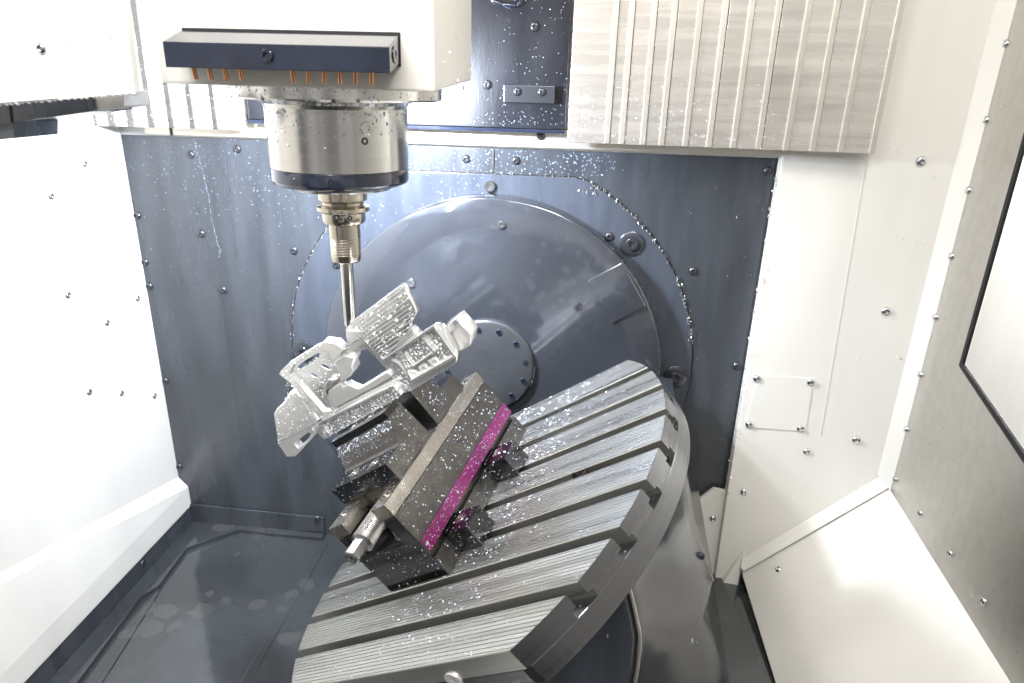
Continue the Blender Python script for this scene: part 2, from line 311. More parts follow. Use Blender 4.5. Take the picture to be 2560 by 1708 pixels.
# fold between sheet and door, fold above the chute
rw.part('corner_fold',MB().prism([(600,RY-.5,1000),(600,RY-.5,-684),(621,RY-19,-705),(621,RY-19,1000)],(2,6,0)),'white',bevel=.6)
p1,p2=wy(2035,1110,RY),wy(1703,1302,RY)
rw.part('skirt_fold',MB().prism([tuple(p1+(-15,-.8,15)),tuple(p2+(-13,-.8,12)),tuple(p2+(0,-15,2)),tuple(p1+(0,-15,2))],(0,5,-3)),'white',bevel=.6)
pm=[wy(1706,1262,RY-1),wy(1655,1330,RY-1),wy(1637,1372,RY-20),wy(1692,1355,RY-20),wy(1700,1312,RY-20)]
rw.part('foot_fold',MB().prism([tuple(p) for p in pm],(0,7,0)),'white',bevel=2)
cp=[wy(*q,RY-.2) for q in ((1740,860),(1866,868),(1848,990),(1710,980))]
pl_=rw.part('cover_plate',MB().prism([tuple(p) for p in cp],(0,-1.6,0)),'white',bevel=.5)
for q in [(1737,869),(1860,877),(1719,974),(1837,983)]: rw.inst('screw',SCREW,wy(*q,RY-2),(0,-1,0))
for q in [(2113,370),(2033,714),(1965,1009),(1851,1036),(1707,1129)]: rw.inst('screw',SCREW,wy(*q,RY-.3),(0,-1,0),1.15 if q[0]>1900 else 1.)
rw.inst('screw',SCREW,wy(1636,1190,RY+14),(0,-1,0))
q0,q1=wy(1935,560,RY),wy(1882,1000,RY); rw.part('sheet_joint',MB().prism([(q0[0],RY-.3,150),(q0[0]+1,RY-.3,150),(q1[0]+1,RY-.3,q1[2]),(q1[0],RY-.3,q1[2])],(0,-.7,0)),'white')
P=[(rng.uniform(345,590),RY-1.5,rng.uniform(-650,100)) for _ in range(16)]+[(327+rng.normal(0,2.0),RY-2+rng.uniform(-3,20),rng.uniform(-760,-118)) for _ in range(230)]
rw.part('metal_chips',quick(chips(P,1.2,4.5),'metal_chips',rw.base),'chips',kind='stuff')
# chip chute sheet
c1,c2,c3,c4=wx(2035,1113,621.3),wx(2320,1568,621.3),wy(1700,1308,RY),np.array([383.3,928.3,-946.9])
d13=(c4-c3)/np.linalg.norm(c4-c3); d12=(c2-c1)/np.linalg.norm(c2-c1)
ch=T('chip_chute','sloping white sheet metal chute under the steel door','chute',base=(480,950,FZ))
nn=np.cross(c2-c1,c3-c1); nn/=np.linalg.norm(nn); nn=nn if nn[2]>0 else -nn
c5,c6=c1+d12*800,c3+d13*640
ch.part('chute_sheet',MB().prism([tuple(p) for p in (c1,c5,c6,c3)],tuple(-nn*5)),'white',bevel=1)
ch.part('edge_return',MB().prism([tuple(p) for p in (c3-nn*5.2,c6-nn*5.2,c6-nn*5.2+(6,0,-40),c3-nn*5.2+(6,0,-40))],(4,0,0)),'rim')
sp=None
r_=ray((1787*KD,1307*KD)); ch.inst('screw',SCREW,r_*(nn@c1)/(nn@r_),nn,1.)
for q in ((1900,1430),(2010,1330)): pass
# ================================================================== door
DX=621.3
dr=T('machine_door','brushed steel door with black sealed window above the white chute','door',base=(DX,900,-745))
win=[(1077,620),(1077,-404),(876,-462),(640,-530),(300,-620),(300,620)]
o1=[(1199,1200),(1199,-704),(768,-744),(250,-790),(250,-646),(640,-532),(876,-464),(1079,-406),(1079,622),(250,622),(250,1200)]  # top carried up out of view to shut out the lamp beyond
dr.part('door_panel',MB().prism([(DX,y,z) for y,z in o1],(5,0,0)),'door',bevel=1)
ins=[(1069,620),(1069,-398),(870,-454),(640,-520),(300,-610)]
dr.part('window_seal',MB().prism([(DX-1.5,y,z) for y,z in win[:5]+ins[::-1]],(5,0,0)),'rubber',bevel=1)
dr.part('window_pane',MB().prism([(DX+2,y,z) for y,z in ins+[(300,620)]],(3,0,0)),'glass')
for q in [(2308,100),(2263,275),(2222,437),(2183,588),(2147,728),(2113,860),(2080,985),(2055,1100),(2112,1178),(2180,1270),(2257,1380),(2322,455)][:11]: dr.inst('screw',SCREW,wx(*q,DX-.3),(-1,0,0),.9)
hw=T('hall_wall',base=(1700,600,-1700),kind='structure')
hw.part('wall_sheet',MB().box((1700,-1500,-1700),(1720,3200,1500)),'white')
# ================================================================== slide cover behind the spindle head
sl=T('slide_cover','charcoal painted slide cover plate behind the spindle head','cover',base=(-300,1185,-74))
sl.part('cover_sheet',MB().box((-575,1184,-70),(-30,1200,330)),'upper',bevel=1.5)
sl.part('lower_lip',MB().box((-575,1178,-76),(-31,1199,-70.5)),'black',bevel=1)
b0,b1=wy(1158,195,1183),wy(1273,238,1183)
np_=sl.part('retaining_block',MB().box((b0[0],1172,b1[2]),(b1[0],1184,b0[2])),'screw_dark',bevel=1)
for q in [(1187,211),(1243,212)]: sl.inst('screw',SCREWD,wy(*q,1171.5),(0,-1,0),.85,parent=None)
for q in [(1118,195),(1227,62)]: sl.inst('screw',SCREWD,wy(*q,1183.5),(0,-1,0))
cbm=MB(); pts=[wy(*q,1176) for q in ((1120,-25),(1128,2),(1155,12),(1186,14),(1196,6),(1190,-20))]
for a,b in zip(pts,pts[1:]): cbm.cyl(a,b,2.4,8)
sl.part('cable_loop',cbm,'black')
P=[np.array([rng.uniform(-160,-32),1182.6,rng.uniform(-70,130)]) for _ in range(110)]; P+=[np.array([rng.uniform(-200,-40),1182.6,-66+abs(rng.normal(0,22))]) for _ in range(90)]
sl.part('coolant_beads',quick(beads(P,[rng.uniform(.35,1.0) for _ in P],[(0,-1,0)]*len(P)),'coolant_beads',sl.base),'clear',kind='stuff')
# ================================================================== telescopic way covers
def waycover(name,label,xs,z0,sgn,x0,x1,n0,sm='strip'):
    t=T(name,label,'way cover',base=((x0+x1)/2,1180,z0),group=None)
    edges=[x0]+xs+[x1]
    edges=sorted(set(edges))
    n=len(edges)-1
    for i in range(n):
        a,b=edges[i],edges[i+1]; k=i if sgn>0 else n-1-i
        y=1176-k*1.6
        tw=rng.uniform(-1.2,1.2); tz=rng.uniform(-6,6)
        o=t.part('cover_plate',MB().add([(a+.4,y+tw,z0),(b-.4,y-tw,z0),(b-.4,1184,z0),(a+.4,1184,z0),(a+.4,y+tw+tz,330),(b-.4,y-tw+tz,330),(b-.4,1190,330),(a+.4,1190,330)],[(0,3,2,1),(4,5,6,7),(0,1,5,4),(1,2,6,5),(2,3,7,6),(3,0,4,7)]),'cover',bevel=.8)
        ex=b if sgn>0 else a
        e0,e1=(ex-9,ex-.6) if sgn>0 else (ex+.6,ex+9)
        t.part('edge_strip',MB().add([(e0,y-3.6,z0+.5),(e1,y-3.6,z0+.5),(e1,y+1,z0+.5),(e0,y+1,z0+.5),(e0,y-3.6+tz,330),(e1,y-3.6+tz,330),(e1,y+1+tz,330),(e0,y+1+tz,330)],[(0,3,2,1),(4,5,6,7),(0,1,5,4),(1,2,6,5),(2,3,7,6),(3,0,4,7)]),sm,parent=o,bevel=.8)
    return t
xr=[wy(q,330+q*.01,1172)[0] for q in (1398,1432,1480,1523,1577,1631,1686,1743,1805,1865,1928)]
wr=waycover('way_cover','telescopic steel way cover with vertical folds hanging above the white sheet and door',xr,-89,1,-26,456,12)
P=[np.array([-26+rng.random()**1.3*330,1165.0,-88+abs(rng.normal(0,48))]) for _ in range(300)]
P=[p-np.array([0,(p[0]+26)/40*1.5,0]) for p in P]
wr.part('coolant_beads',quick(beads(P,[.4*(3.5)**(rng.random()**2) for _ in P],[(0,-1,0)]*len(P)),'coolant_beads',wr.base),'milk',kind='stuff')
xl=[wy(q,298,1172)[0] for q in (300,345,390,437,488)]+[wy(q,285,1172)[0] for q in (180,215,255)]
wl=waycover('way_cover','telescopic steel way cover with vertical folds behind the white box cover and spindle head',xl,-88,-1,-910,-578,10,'rim')
P=[np.array([rng.uniform(-900,-585),1158.0,-86+abs(rng.normal(0,90))]) for _ in range(380)]
wl.part('coolant_beads',quick(beads(P,[.6*(3.)**(rng.random()**2) for _ in P],[(0,-1,0)]*len(P)),'coolant_beads',wl.base),'milk',kind='stuff')
# ================================================================== box cover, upper left
bc=T('magazine_cover','white box cover beaded with coolant above dark telescopic rails','cover',base=(-520,650,-30))
bc.part('front_sheet',MB().prism([(-398,620,180),(-406.3,620,-17.5),(-640,620,-41),(-640,620,180)],(0,10,0)),'cover_white',bevel=1.5)
bc.part('access_panel',MB().prism([(-640,619.5,25.5),(-478,619.5,25.5),(-482,619.5,-24),(-640,619.5,-39)],(0,-1.4,0)),'cover_white',bevel=.5)
bc.inst('screw',SCREW,(-486.6,618,18.2),(0,-1,0),.7)
bc.part('rail_plate',MB().prism([(-546,640,-26),(-463,640,-20),(-463.5,640,-35),(-549,640,-48)],(0,60,0)),'ring',bevel=.6)
bc.part('rail_plate',MB().prism([(-640,638,-34),(-546.6,638,-27),(-549.5,638,-48.5),(-640,638,-59)],(0,60,0)),'ring',bevel=.6)
bc.part('rail_plate',MB().prism([(-640,644,-52),(-551.5,644,-48),(-555,644,-63),(-640,644,-73)],(0,60,0)),'ring',bevel=.6)
bc.part('rail_plate',MB().prism([(-490,643,-23),(-432,643,-16),(-434,643,-30),(-490,643,-38)],(0,40,0)),'door',bevel=.6)
sp_=[((-640,619.6,-38),(230,0,16),(0,0,150),(0,-1,0),420,.5,1.9,((.05,0,-1),1.5))]
Pp,Ss,Nn,Ee=rectbeads(sp_)
keep=[i for i,p in enumerate(Pp) if p[0]<-409 and p[2]> -17.5-(-406.3-p[0])*.1+2]
Pp=[Pp[i] for i in keep];Ss=[Ss[i] for i in keep];Nn=[Nn[i] for i in keep];Ee=[Ee[i] for i in keep]
for i in range(34):
    x=-408-i*6.4+rng.uniform(-2,2); Pp.append(np.array([x,620.5,-17.6-(-406.3-x)*.1])); Ss.append(rng.uniform(1.1,2.6)); Nn.append((0,-.75,-.66)); Ee.append(None)
bc.part('coolant_beads',quick(beads(Pp,Ss,Nn,Ee,h=.5),'coolant_beads',bc.base),'cover_white',kind='stuff')
# ================================================================== spindle head
AX,AY=-283.4,805.
sh=T('spindle_head','white spindle head housing with polished steel nose above the cutter','spindle',base=(AX,AY,-120))
hs=[(-411,672,-9),(-158,672,-10),(-141,672,-9.5),(-141,672,330),(-411,672,330)]
hb=MB(); 
v=[(-411,672,-9),(-160,672,-10),(-141,690,-9),(-141,891,2),(-411,891,2),(-411,672,330),(-160,672,330),(-141,690,330),(-141,891,330),(-411,891,330)]
v[1]=(-141,672,-9.7); v[6]=(-141,672,330); v[2]=(-141,700,-8); v[7]=(-141,700,330)
hb.add(v,[(0,1,6,5),(1,2,7,6),(2,3,8,7),(3,4,9,8),(4,0,5,9),(4,3,2,1,0),(5,6,7,8,9)])
sh.part('housing',hb,'white',bevel=2.5)
def L(name,prof,m,seg=64,ang=28): return sh.part(name,MB().lathe([(r,z) for r,z in prof],(AX,AY,0),None,seg),m,ang=ang)
L('mounting_flange',[(0.01,-6),(119,-6),(120.5,-8),(120.5,-20),(119,-22),(92,-22.5),(86,-24),(82,-27),(80.3,-31)],'steel',96)
ns=L('nose_sleeve',[(80.3,-31),(80,-36),(79.8,-96.5),(79.2,-97.2)],'steel',96)
L('clamp_ring',[(79.6,-97.3),(79.9,-98),(79.9,-111),(78.4,-113.5),(73,-116.5),(60,-117.5)],'black',96)
L('retaining_ring',[(62,-117),(61.4,-119.5),(59.5,-121.5),(46,-124),(33,-125.5)],'chrome',64)
def on_nose(px,py,r):
    rr=ray((380+px/2.937,40+py/2.937)); c=np.array([AX,AY]); a=rr[0]**2+rr[1]**2; b=-2*(rr[0]*c[0]+rr[1]*c[1]); d=c@c-r*r
    s=(-b-math.sqrt(max(0,b*b-4*a*d)))/(2*a); p=rr*s; n=np.array([p[0]-AX,p[1]-AY,0]); return p,n/np.linalg.norm(n)
def ring_plug(R,m1,hexr,h):
    mb=MB(); mb.lathe([(R,-1.5),(R,h),(R*.92,h+.4),(R*.5,h+.4),(R*.46,-.5),(.01,-.6)],seg=22); me=mesh(mb,'plug',ang=35); me.materials.append(MT[m1]); return me
PLUG=ring_plug(7,'chrome',3,.5); HOLE=ring_plug(4,'black',2,.2)
p,n=on_nose(1575,825,79.8); sh.inst('port_screw',PLUG,p,n)
p,n=on_nose(1563,920,79.8); sh.inst('coolant_port',HOLE,p,n)
p,n=on_nose(1052,1218,79.8); sh.inst('set_screw',HOLE,p,n,.9)
p,n=on_nose(1312,1225,79.8); sh.inst('set_screw',HOLE,p,n,.9)
for q in ((810,605),(1335,625),(1512,622),(2050,610)):
    p,n=on_nose(*q,120.3); sh.inst('flange_hole',HOLE,p,n,.5)
P=[];N=[];S=[]
for _ in range(420):
    a=rng.uniform(math.radians(180),math.radians(360)); z=-32-abs(rng.normal(0,14)); 
    if z<-95: continue
    n=np.array([math.cos(a),math.sin(a),0]); P.append(np.array([AX,AY,z])+n*79.9); N.append(n); S.append(.4*5**(rng.random()**2.5))
for _ in range(300):
    a=rng.uniform(math.radians(180),math.radians(360)); n=np.array([math.cos(a),math.sin(a),0]); P.append(np.array([AX,AY,rng.uniform(-21,-9)])+n*120.4); N.append(n); S.append(.4*4**(rng.random()**2.5))
for i in range(26):
    a=math.radians(180+i*7+rng.uniform(-2,2)); n=np.array([math.cos(a),math.sin(a),-.9]); n/=np.linalg.norm(n); P.append(np.array([AX+math.cos(a)*84,AY+math.sin(a)*84,-25])); N.append(n); S.append(rng.uniform(1.5,3.5))
sh.part('coolant_beads',quick(beads(P,S,N),'coolant_beads',sh.base),'milk',kind='stuff')
P=[(rng.uniform(-160,-141),rng.uniform(690,880),-8+rng.uniform(0,4)) for _ in range(10)]+[(-141.0,rng.uniform(700,885),rng.uniform(0,60)) for _ in range(12)]
P+=[(AX+80*math.cos(a),AY+80*math.sin(a),-33+rng.normal(0,3)) for a in rng.uniform(math.radians(285),math.radians(330),14)]
sh.part('metal_chips',quick(chips(P,1.5,4),'metal_chips',sh.base),'chips',kind='stuff')
# ---- coolant manifold bar on the head
cm=T('coolant_manifold','black coolant nozzle bar with row of copper pipes on the spindle head','manifold',base=(-278,655,4))
cm.part('backing_gasket',MB().box((-382,670.2,12),(-172.5,672.4,41)),'rubber')
bar=cm.part('nozzle_bar',MB().prism([(-382.5,636,27),(-382.5,636,5.5),(-382.5,670,14),(-382.5,670,39)],(209,0,0)),'black',bevel=.7)
tb=mesh(MB().lathe([(2.1,7.5),(2.1,-7.5),(1.3,-7.5),(1.25,-3)],seg=14),'copper_pipe',ang=40); tb.materials.append(MT['copper'])
for x in [-361.8+15.05*i for i in range(4)]+[-267+14.8*i for i in range(6)]:
    top=np.array([x,645,7.5]); tgt=np.array([AX,AY-20,-320]); d_=(tgt-top)/np.linalg.norm(tgt-top); d_=d_*.4+np.array([0,0,-.6]); d_/=np.linalg.norm(d_)
    cm.inst('copper_pipe',tb,top+d_*4.2,-d_)
cm.inst('cap_screw',CAPD,(-285.1,637.2,17.5),(0,-1,0),.7)
cm.inst('end_plug',cap(7.5,1.2,'black'),(-173.5,653,21.5),(1,0,0),1.)
# ================================================================== tool holder and cutter
th=T('tool_holder','steel collet tool holder clamped in the spindle nose','tool holder',base=(AX,AY,-212))
th.part('gripper_flange',MB().lathe([(29,-124),(29.3,-126),(29.3,-135),(28.5,-136.2),(25.2,-138),(25,-141),(28,-142.6),(31.5,-143.6),(31.7,-144.5),(31.7,-148),(30.8,-149),(26.2,-151)],(AX,AY,0),None,64),'insert')
th.part('collar',MB().lathe([(26,-151),(26.1,-152),(26.1,-160.5),(24.8,-163),(19.4,-165)],(AX,AY,0),None,64),'insert')
pr=[(19.1,-164.5),(19,-180)]
for i in range(7): z=-182-i*3.2; pr+=[(18.95-i*.03,z),(18.55-i*.03,z-.5),(18.9-i*.03,z-1)]
pr+=[(18.4,-206),(17.6,-210.5),(16,-212),(8.2,-212.4)]
th.part('collet_nut',MB().lathe(pr,(AX,AY,0),None,56),'insert')
def on_ax(px,py,r):
    rr=ray((720+px/4,440+py/4)); c=np.array([AX,AY]); a=rr[0]**2+rr[1]**2; b=-2*(rr[0]*c[0]+rr[1]*c[1]); d=c@c-r*r
    s=(-b-math.sqrt(max(0,b*b-4*a*d)))/(2*a); p=rr*s; n=np.array([p[0]-AX,p[1]-AY,0]); return p,n/np.linalg.norm(n)
p,n=on_ax(487,420,26.1); th.inst('clamp_port',HOLE,p,n,1.)
p,n=on_ax(530,440,26.1); th.inst('balance_screw',PLUG,p,n,.45)
p,n=on_ax(620,424,26.1); th.inst('balance_screw',HOLE,p,n,.75)
ct=T('milling_cutter','long straight steel end mill touching the clear milled part','cutter',base=(AX,AY,-297))
ct.part('shank',MB().lathe([(8,-211),(8,-286),(7.6,-288)],(AX,AY,0),None,40),'chrome')
fm=MB()
for k in range(2):
    a0=k*math.pi
    for i in range(6):
        pass
fm.lathe([(7.5,-286),(7.5,-293),(6.6,-297.5),(5,-299)],(AX,AY,0),None,10,False)
ct.part('cutting_tip',fm,'chrome')
# ================================================================== swivel disk on the back wall
DC=np.array([-152,0,-506]); DR=321.
sd=T('swivel_cradle','glossy blue grey swivel disk and cast arm carrying the slotted table','swivel cradle',base=(DC[0],1205,DC[2]-DR))
dk=MB().lathe([(DR,-2),(DR,34),(DR-1.5,37.5),(DR-5,40),(DR-60,43),(.01,44)],(DC[0],YB-4,DC[2]),(0,-1,0),128)
sd.part('disk_face',dk,'disk',ang=50)
hbm=MB().lathe([(90,0),(90,12),(87,15),(80,16.5),(.01,16.8)],(-155,1186,-497),(0,-1,0),72)
hub=sd.part('hub_cap',hbm,'hub',ang=32)
for k in range(12):
    a=math.radians(12+k*30); sd.inst('cap_screw',CAPD,(-155+74*math.cos(a),1170,-497+74*math.sin(a)),(0,-1,0),.62,parent=None)
for q,s in [((945,648),.95),((1151,515),.85)]: sd.inst('cap_screw',CAPS,wy(*q,1184),(0,-1,0),s)
# bulged casting where the arm leaves the disk
def bulge(c,rx,rz,h,rot,Y,n=28,m=14,sq=2.6):
    V=[];Fc=[]; ca,sa=math.cos(rot),math.sin(rot)
    for j in range(m+1):
        t=j/m
        for i in range(n):
            a=2*math.pi*i/n; x=t*rx*abs(math.cos(a))**(2/sq)*np.sign(math.cos(a)); z=t*rz*abs(math.sin(a))**(2/sq)*np.sign(math.sin(a))
            y=Y-h*(1-t**2.2)**.75*(1+.25*(x/rx))
            V.append((c[0]+x*ca-z*sa,y,c[1]+x*sa+z*ca))
    for j in range(m):
        for i in range(n): k=(i+1)%n; Fc.append((j*n+i,j*n+k,(j+1)*n+k,(j+1)*n+i))
    mb=MB(); mb.add(V,Fc,True); return mb
bc_=wy(1400,760,1180)
bx0=wy(1417,680,1165)
bl=MB(); ca,sa=math.cos(math.radians(32)),math.sin(math.radians(32))
sd.part('relief_pad',MB().prism([(bx0[0]+x*ca-z*sa,1189,bx0[2]+x*sa+z*ca) for x,z in ((-34,-46),(34,-46),(34,46),(-34,46))],(0,-9,0)),'disk',bevel=2.5,seg=3)
sd.inst('cap_screw',CAPD,wy(1327,704,1184),(0,-1,0),1.)
P=[np.array([DC[0]+DR*math.cos(a),YB-38+rng.uniform(-3,20),DC[2]+DR*math.sin(a)]) for a in rng.uniform(math.radians(-20),math.radians(50),30)]
P+=[(-155+91*math.cos(a),1178,-497+91*math.sin(a)) for a in rng.uniform(math.radians(-25),math.radians(5),16)]
sd.part('metal_chips',quick(chips(P,1.2,3.6),'metal_chips',sd.base),'chips',kind='stuff')
# ---- swivel arm under the table
sa_=sd
fr_=[(58,-452),(81,-524),(91,-560),(97.3,-588),(98.4,-633),(96,-675),(90,-740),(78,-830),(60,-930)]
bk_=[(120,-500),(172,-506),(188,-560),(200,-614),(231,-676),(229,-737),(252,-810),(280,-877),(300,-940)]
Ys=[620,626,650,690,740,800,850,930,1030,1140,1188]
am=MB(); rows=[]
for Y in Ys:
    t=min(1,max(0,(Y-620)/230)); ee=t*t*(3-2*t)*.5+t*.5
    if Y<650: pass
    back=max(0,(Y-850)/340)
    row=[]
    for (xa,za),(xb,zb) in zip(fr_,bk_):
        x=xa+(xb-xa)*ee+back*20; z=za+(zb-za)*ee; row.append((x,Y,z))
    if Y==620: row=[(x-7,Y,z) for x,_,z in row]
    tops=[(-330,Y,-860),(-330,Y,-800)]
    rows.append(row+[(-250,Y,row[-1][2]),tops[1]])
n=len(rows[0]); V=[q for r in rows for q in r]; Fc=[]
for j in range(len(rows)-1):
    for i in range(n): k=(i+1)%n; Fc.append((j*n+i,j*n+k,(j+1)*n+k,(j+1)*n+i))
am.add(V,Fc,True); am.add(rows[0],[tuple(range(n))]); am.add(rows[-1],[tuple(range(n))[::-1]])
sa_.part('arm_casting',am,'arm',ang=60)
# dark motor housing front with its seam ring
kp=[np.array(q)+(0,-3,0) for q in rows[1][:9]]; cv=[]
for k in range(len(kp)-1):
    p0,p1,p2,p3=kp[max(0,k-1)],kp[k],kp[k+1],kp[min(len(kp)-1,k+2)]
    for t in np.linspace(0,1,7)[:-1]: cv.append(.5*((2*p1)+(p2-p0)*t+(2*p0-5*p1+4*p2-p3)*t*t+(3*p1-p0-3*p2+p3)*t**3))
sm=MB(); vv=[]; ff=[]
for k,p in enumerate(cv):
    d_=cv[min(k+1,len(cv)-1)]-cv[max(k-1,0)]; A_=frame(d_)
    for i in range(8): vv.append(p+A_@np.array([2.2*math.cos(i*math.pi/4),2.2*math.sin(i*math.pi/4),0]))
for k in range(len(cv)-1):
    for i in range(8): ff.append((k*8+i,k*8+(i+1)%8,(k+1)*8+(i+1)%8,(k+1)*8+i))
sm.add(vv,ff,True)
sa_.part('seam_bead',sm,'strip')
mp_=[(x-9,617.5,z) for x,_,z in rows[1][:9]]+[(-250,617.5,-930),(-330,617.5,-800)]
sa_.part('motor_cover',MB().prism(mp_,(0,6,0)),'ring',bevel=1)
cb=wy(1530,1512,700)
tabp=[wy(*q,845) for q in ((1580,1255),(1604,1262),(1640,1332),(1622,1352),(1596,1310))]
tb_=sa_.part('bracket_tab',MB().prism([tuple(p) for p in tabp],(-6,14,0)),'door',bevel=1.2)
sa_.inst('screw',SCREWD,wy(1608,1277,842),(.3,-.9,.2),.9)
lug=[wy(1530,1512,752)]
mbp=MB(); mbp.lathe([(13,0),(13,1.2),(10.5,1.5),(.01,.4)],lug[0],(.55,-.8,.2),24); sa_.part('sealing_plug',mbp,'alu_pale_lit')
P=[wy(*q,750) for q in ((1400,1388),(1405,1395),(1590,1470),(1597,1478),(1582,1480),(1545,1400),(1430,1395))]
P=[wy(*q,612) for q in ((1402,1386),(1407,1396),(1395,1460))]+[wy(*q,738) for q in ((1590,1470),(1598,1477),(1583,1479))]
sa_.part('metal_chips',quick(chips(P,2,4.5),'metal_chips',sa_.base),'chips',kind='stuff')
# ================================================================== rotary table
TR=325.; PIT=63.
rt=T('rotary_table','round slotted steel rotary table tilted under the vise','table',base=(0,0,-55),table=True)
def halfw(y): return math.sqrt(max(1,TR*TR-y*y))
def barprof(y0,y1,s0,s1):
    # from lower far corner round the top to the lower near corner ; s0/s1: slot on that side
    p=[]; hw0=12.5
    a=y0+(5.5 if s0 else 0); b=y1-(5.5 if s1 else 0)
    p.append((a,-27.5)); 
    if s0: p+=[(a,-16.5),(y0,-16.5)]
    p+=[(y0,-1.0),(y0+1,0)]
    ng=10; st=(y1-y0-6)/(ng-1)
    for i in range(ng):
        c=y0+3+i*st
        if 0<i<ng-1 or True: p+=[(c-.55,0),(c-.3,-1.0),(c+.3,-1.0),(c+.55,0)]
    p+=[(y1-1,0),(y1,-1.0)]
    if s1: p+=[(y1,-16.5),(b,-16.5)]
    p.append((b,-27.5)); return p
for i in range(8):
    y0=-250 if i==0 else (i-4)*PIT+7; y1=250 if i==7 else (i-3)*PIT-7
    pr=barprof(y0,y1,i>0,i<7); mb=MB(); n=len(pr)
    Lf=[(-halfw(y),y,z) for y,z in pr]; Rt=[(halfw(y),y,z) for y,z in pr]
    mb.add(Lf+Rt,[(k,k+1,n+k+1,n+k) for k in range(n-1)]+[(n-1,0,n,2*n-1)])
    # end walls follow the rim: strip down from each top point
    nf=len(mb.f)
    ob=rt.part('slot_bar',mb,'table',ang=20)
    A_,B_=y0+(5.5 if i>0 else 0),y1-(5.5 if i<7 else 0)
    yy=sorted(set([y0,A_]+list(np.linspace(A_,B_,12))+[B_,y1]))
    for sg in (-1,1):
        ye=MB(); m_=len(yy)
        ye.add([(sg*(halfw(y)-.05),y,z) for z in (-.75,-16.5,-27.5) for y in yy],[(k,k+1,m_+k+1,m_+k) for k in range(m_-1)]+[(m_+k,m_+k+1,2*m_+k+1,2*m_+k) for k in range(m_-1) if A_-.01<=yy[k] and yy[k+1]<=B_+.01],True)
        rt.part('bar_end',ye,'rim',parent=ob,ang=40)
disc=[]
for i in range(160):
    t=2*math.pi*i/160; y=TR*math.sin(t); y=max(-250,min(250,y)); x=math.copysign(halfw(y),math.cos(t)) if abs(y)>=249.9 else TR*math.cos(t)
    if abs(TR*math.sin(t))>250: x=halfw(250)*math.cos(t)/abs(math.cos(math.asin(250/TR)))
    disc.append((x,y,-54))
rt.part('table_disc',MB().prism(disc,(0,0,26.6)),'rim',bevel=1.2,ang=25)
rt.part('under_hub',MB().lathe([(150,-150),(170,-70),(240,-54.5)],(0,0,0),None,64),'arm')
bu=MB().lathe([(12.5,-24),(12.5,-.6),(10.4,-.6),(10.2,-22)],(201,3,0),None,28); rt.part('locating_bush',bu,'vise')
fb_=MB().lathe([(11,-1),(11,1.2),(9,1.5),(3.5,1.2),(.01,.6)],(99,-250.6,-27),(0,-1,0),24); rt.part('side_plug',fb_,'alu_pale_lit')
# coolant on the table
specs=[]
for i in range(8):
    y0=-250 if i==0 else (i-4)*PIT+7; y1=250 if i==7 else (i-3)*PIT-7
    ym=min(abs(y0),abs(y1)); xm=halfw(max(abs(y0),abs(y1)))
    specs.append(((-xm,y0+2,0),(2*xm,0,0),(0,y1-y0-4,0),(0,0,1),230,.35,1.35,((1,.15,0),1.7)))
    specs.append(((max(-xm,-40),y0+2,0),(170,0,0),(0,y1-y0-4,0),(0,0,1),90,.4,1.6,((1,.15,0),1.6)))
    if i>=1: specs.append(((-xm,y0-14,-27.3),(2*xm,0,0),(0,14,0),(0,0,1),40,.5,1.6,None))
    if i<7: specs.append(((-xm,y1,-14),(2*xm,0,0),(0,0,12),(0,1,0),0,.5,1.2,None))
Pp,Ss,Nn,Ee=rectbeads(specs)
def clear_of(p): # nothing under the vise and clamps
    x,y=p[0],p[1]
    return not(-98<x<31 and -116<y<173) and not(29<x<74 and (-81<y<-39 or 49<y<91)) and math.hypot(x,y)<TR-3
K=[i for i in range(len(Pp)) if clear_of(Pp[i])]
rt.part('coolant_beads',quick(beads([Pp[i] for i in K],[Ss[i] for i in K],[Nn[i] for i in K],[Ee[i] for i in K],h=.5,seg=6),'coolant_beads',rt.base),'milk',kind='stuff')
P=[]
for _ in range(150):
    k=rng.integers(1,8); x=rng.uniform(-230,280); y=(k-4)*PIT+rng.uniform(-6,6)
    if clear_of((x,y)): P.append((x,y,-26.5))
for _ in range(60):
    x,y=rng.uniform(-300,300,2)
    if clear_of((x,y)) and math.hypot(x,y)<310 and abs(y)<246: P.append((x,y,.6))
rt.part('metal_chips',quick(chips(P,1.0,3.4),'metal_chips',rt.base),'chips',kind='stuff')
# ================================================================== machine vise
VX0,VX1,VY0,VY1=-96.,30.,-114.5,172.
vi=T('machine_vise','long steel machine vise with purple side strip bolted on the slotted table','vise',base=((VX0+VX1)/2,29,0),table=True)
pf=[(VX0,.3),(VX1,.3),(VX1,30),(VX1-7,31),(VX1-7,37),(VX1,38),(VX1,105.6),(5,105.6),(5,66),(-77,66),(-77,105.6),(VX0,105.6)]
vi.part('base_body',MB().prism([(x,VY0,z) for x,z in pf],(0,VY1-VY0,0)),'vise',bevel=.8)
vi.part('end_shade_skin',MB().prism([(x,VY0-.4,z) for x,z in [(VX0+1,1),(VX1-1,1),(VX1-1,105),(6,105),(6,65),(-78,65),(-78,105),(VX0+1,105)]],(0,-1.2,0)),'vise_dark',bevel=.5)  # thin added skin, its darker steel paints the end face's dark reflection
vi.part('guide_rail',MB().box((1,VY0,106.1),(VX1,VY1,125.6)),'vise_rail',bevel=.9)
vi.part('guide_rail',MB().box((VX0-1,VY0,106.1),(-66,VY1,125.6)),'vise_rail',bevel=.9)
for x in (15,-84):
    for y in (-92,150): vi.inst('counterbore_screw',CB,(x,y,125.8),(0,0,1),1.15)
st=vi.part('side_strip',MB().box((VX1+.2,VY0+1,40.5),(VX1+2.2,VY1-1.5,59)),'purple',bevel=.4,label='purple strip riveted along the vise side')
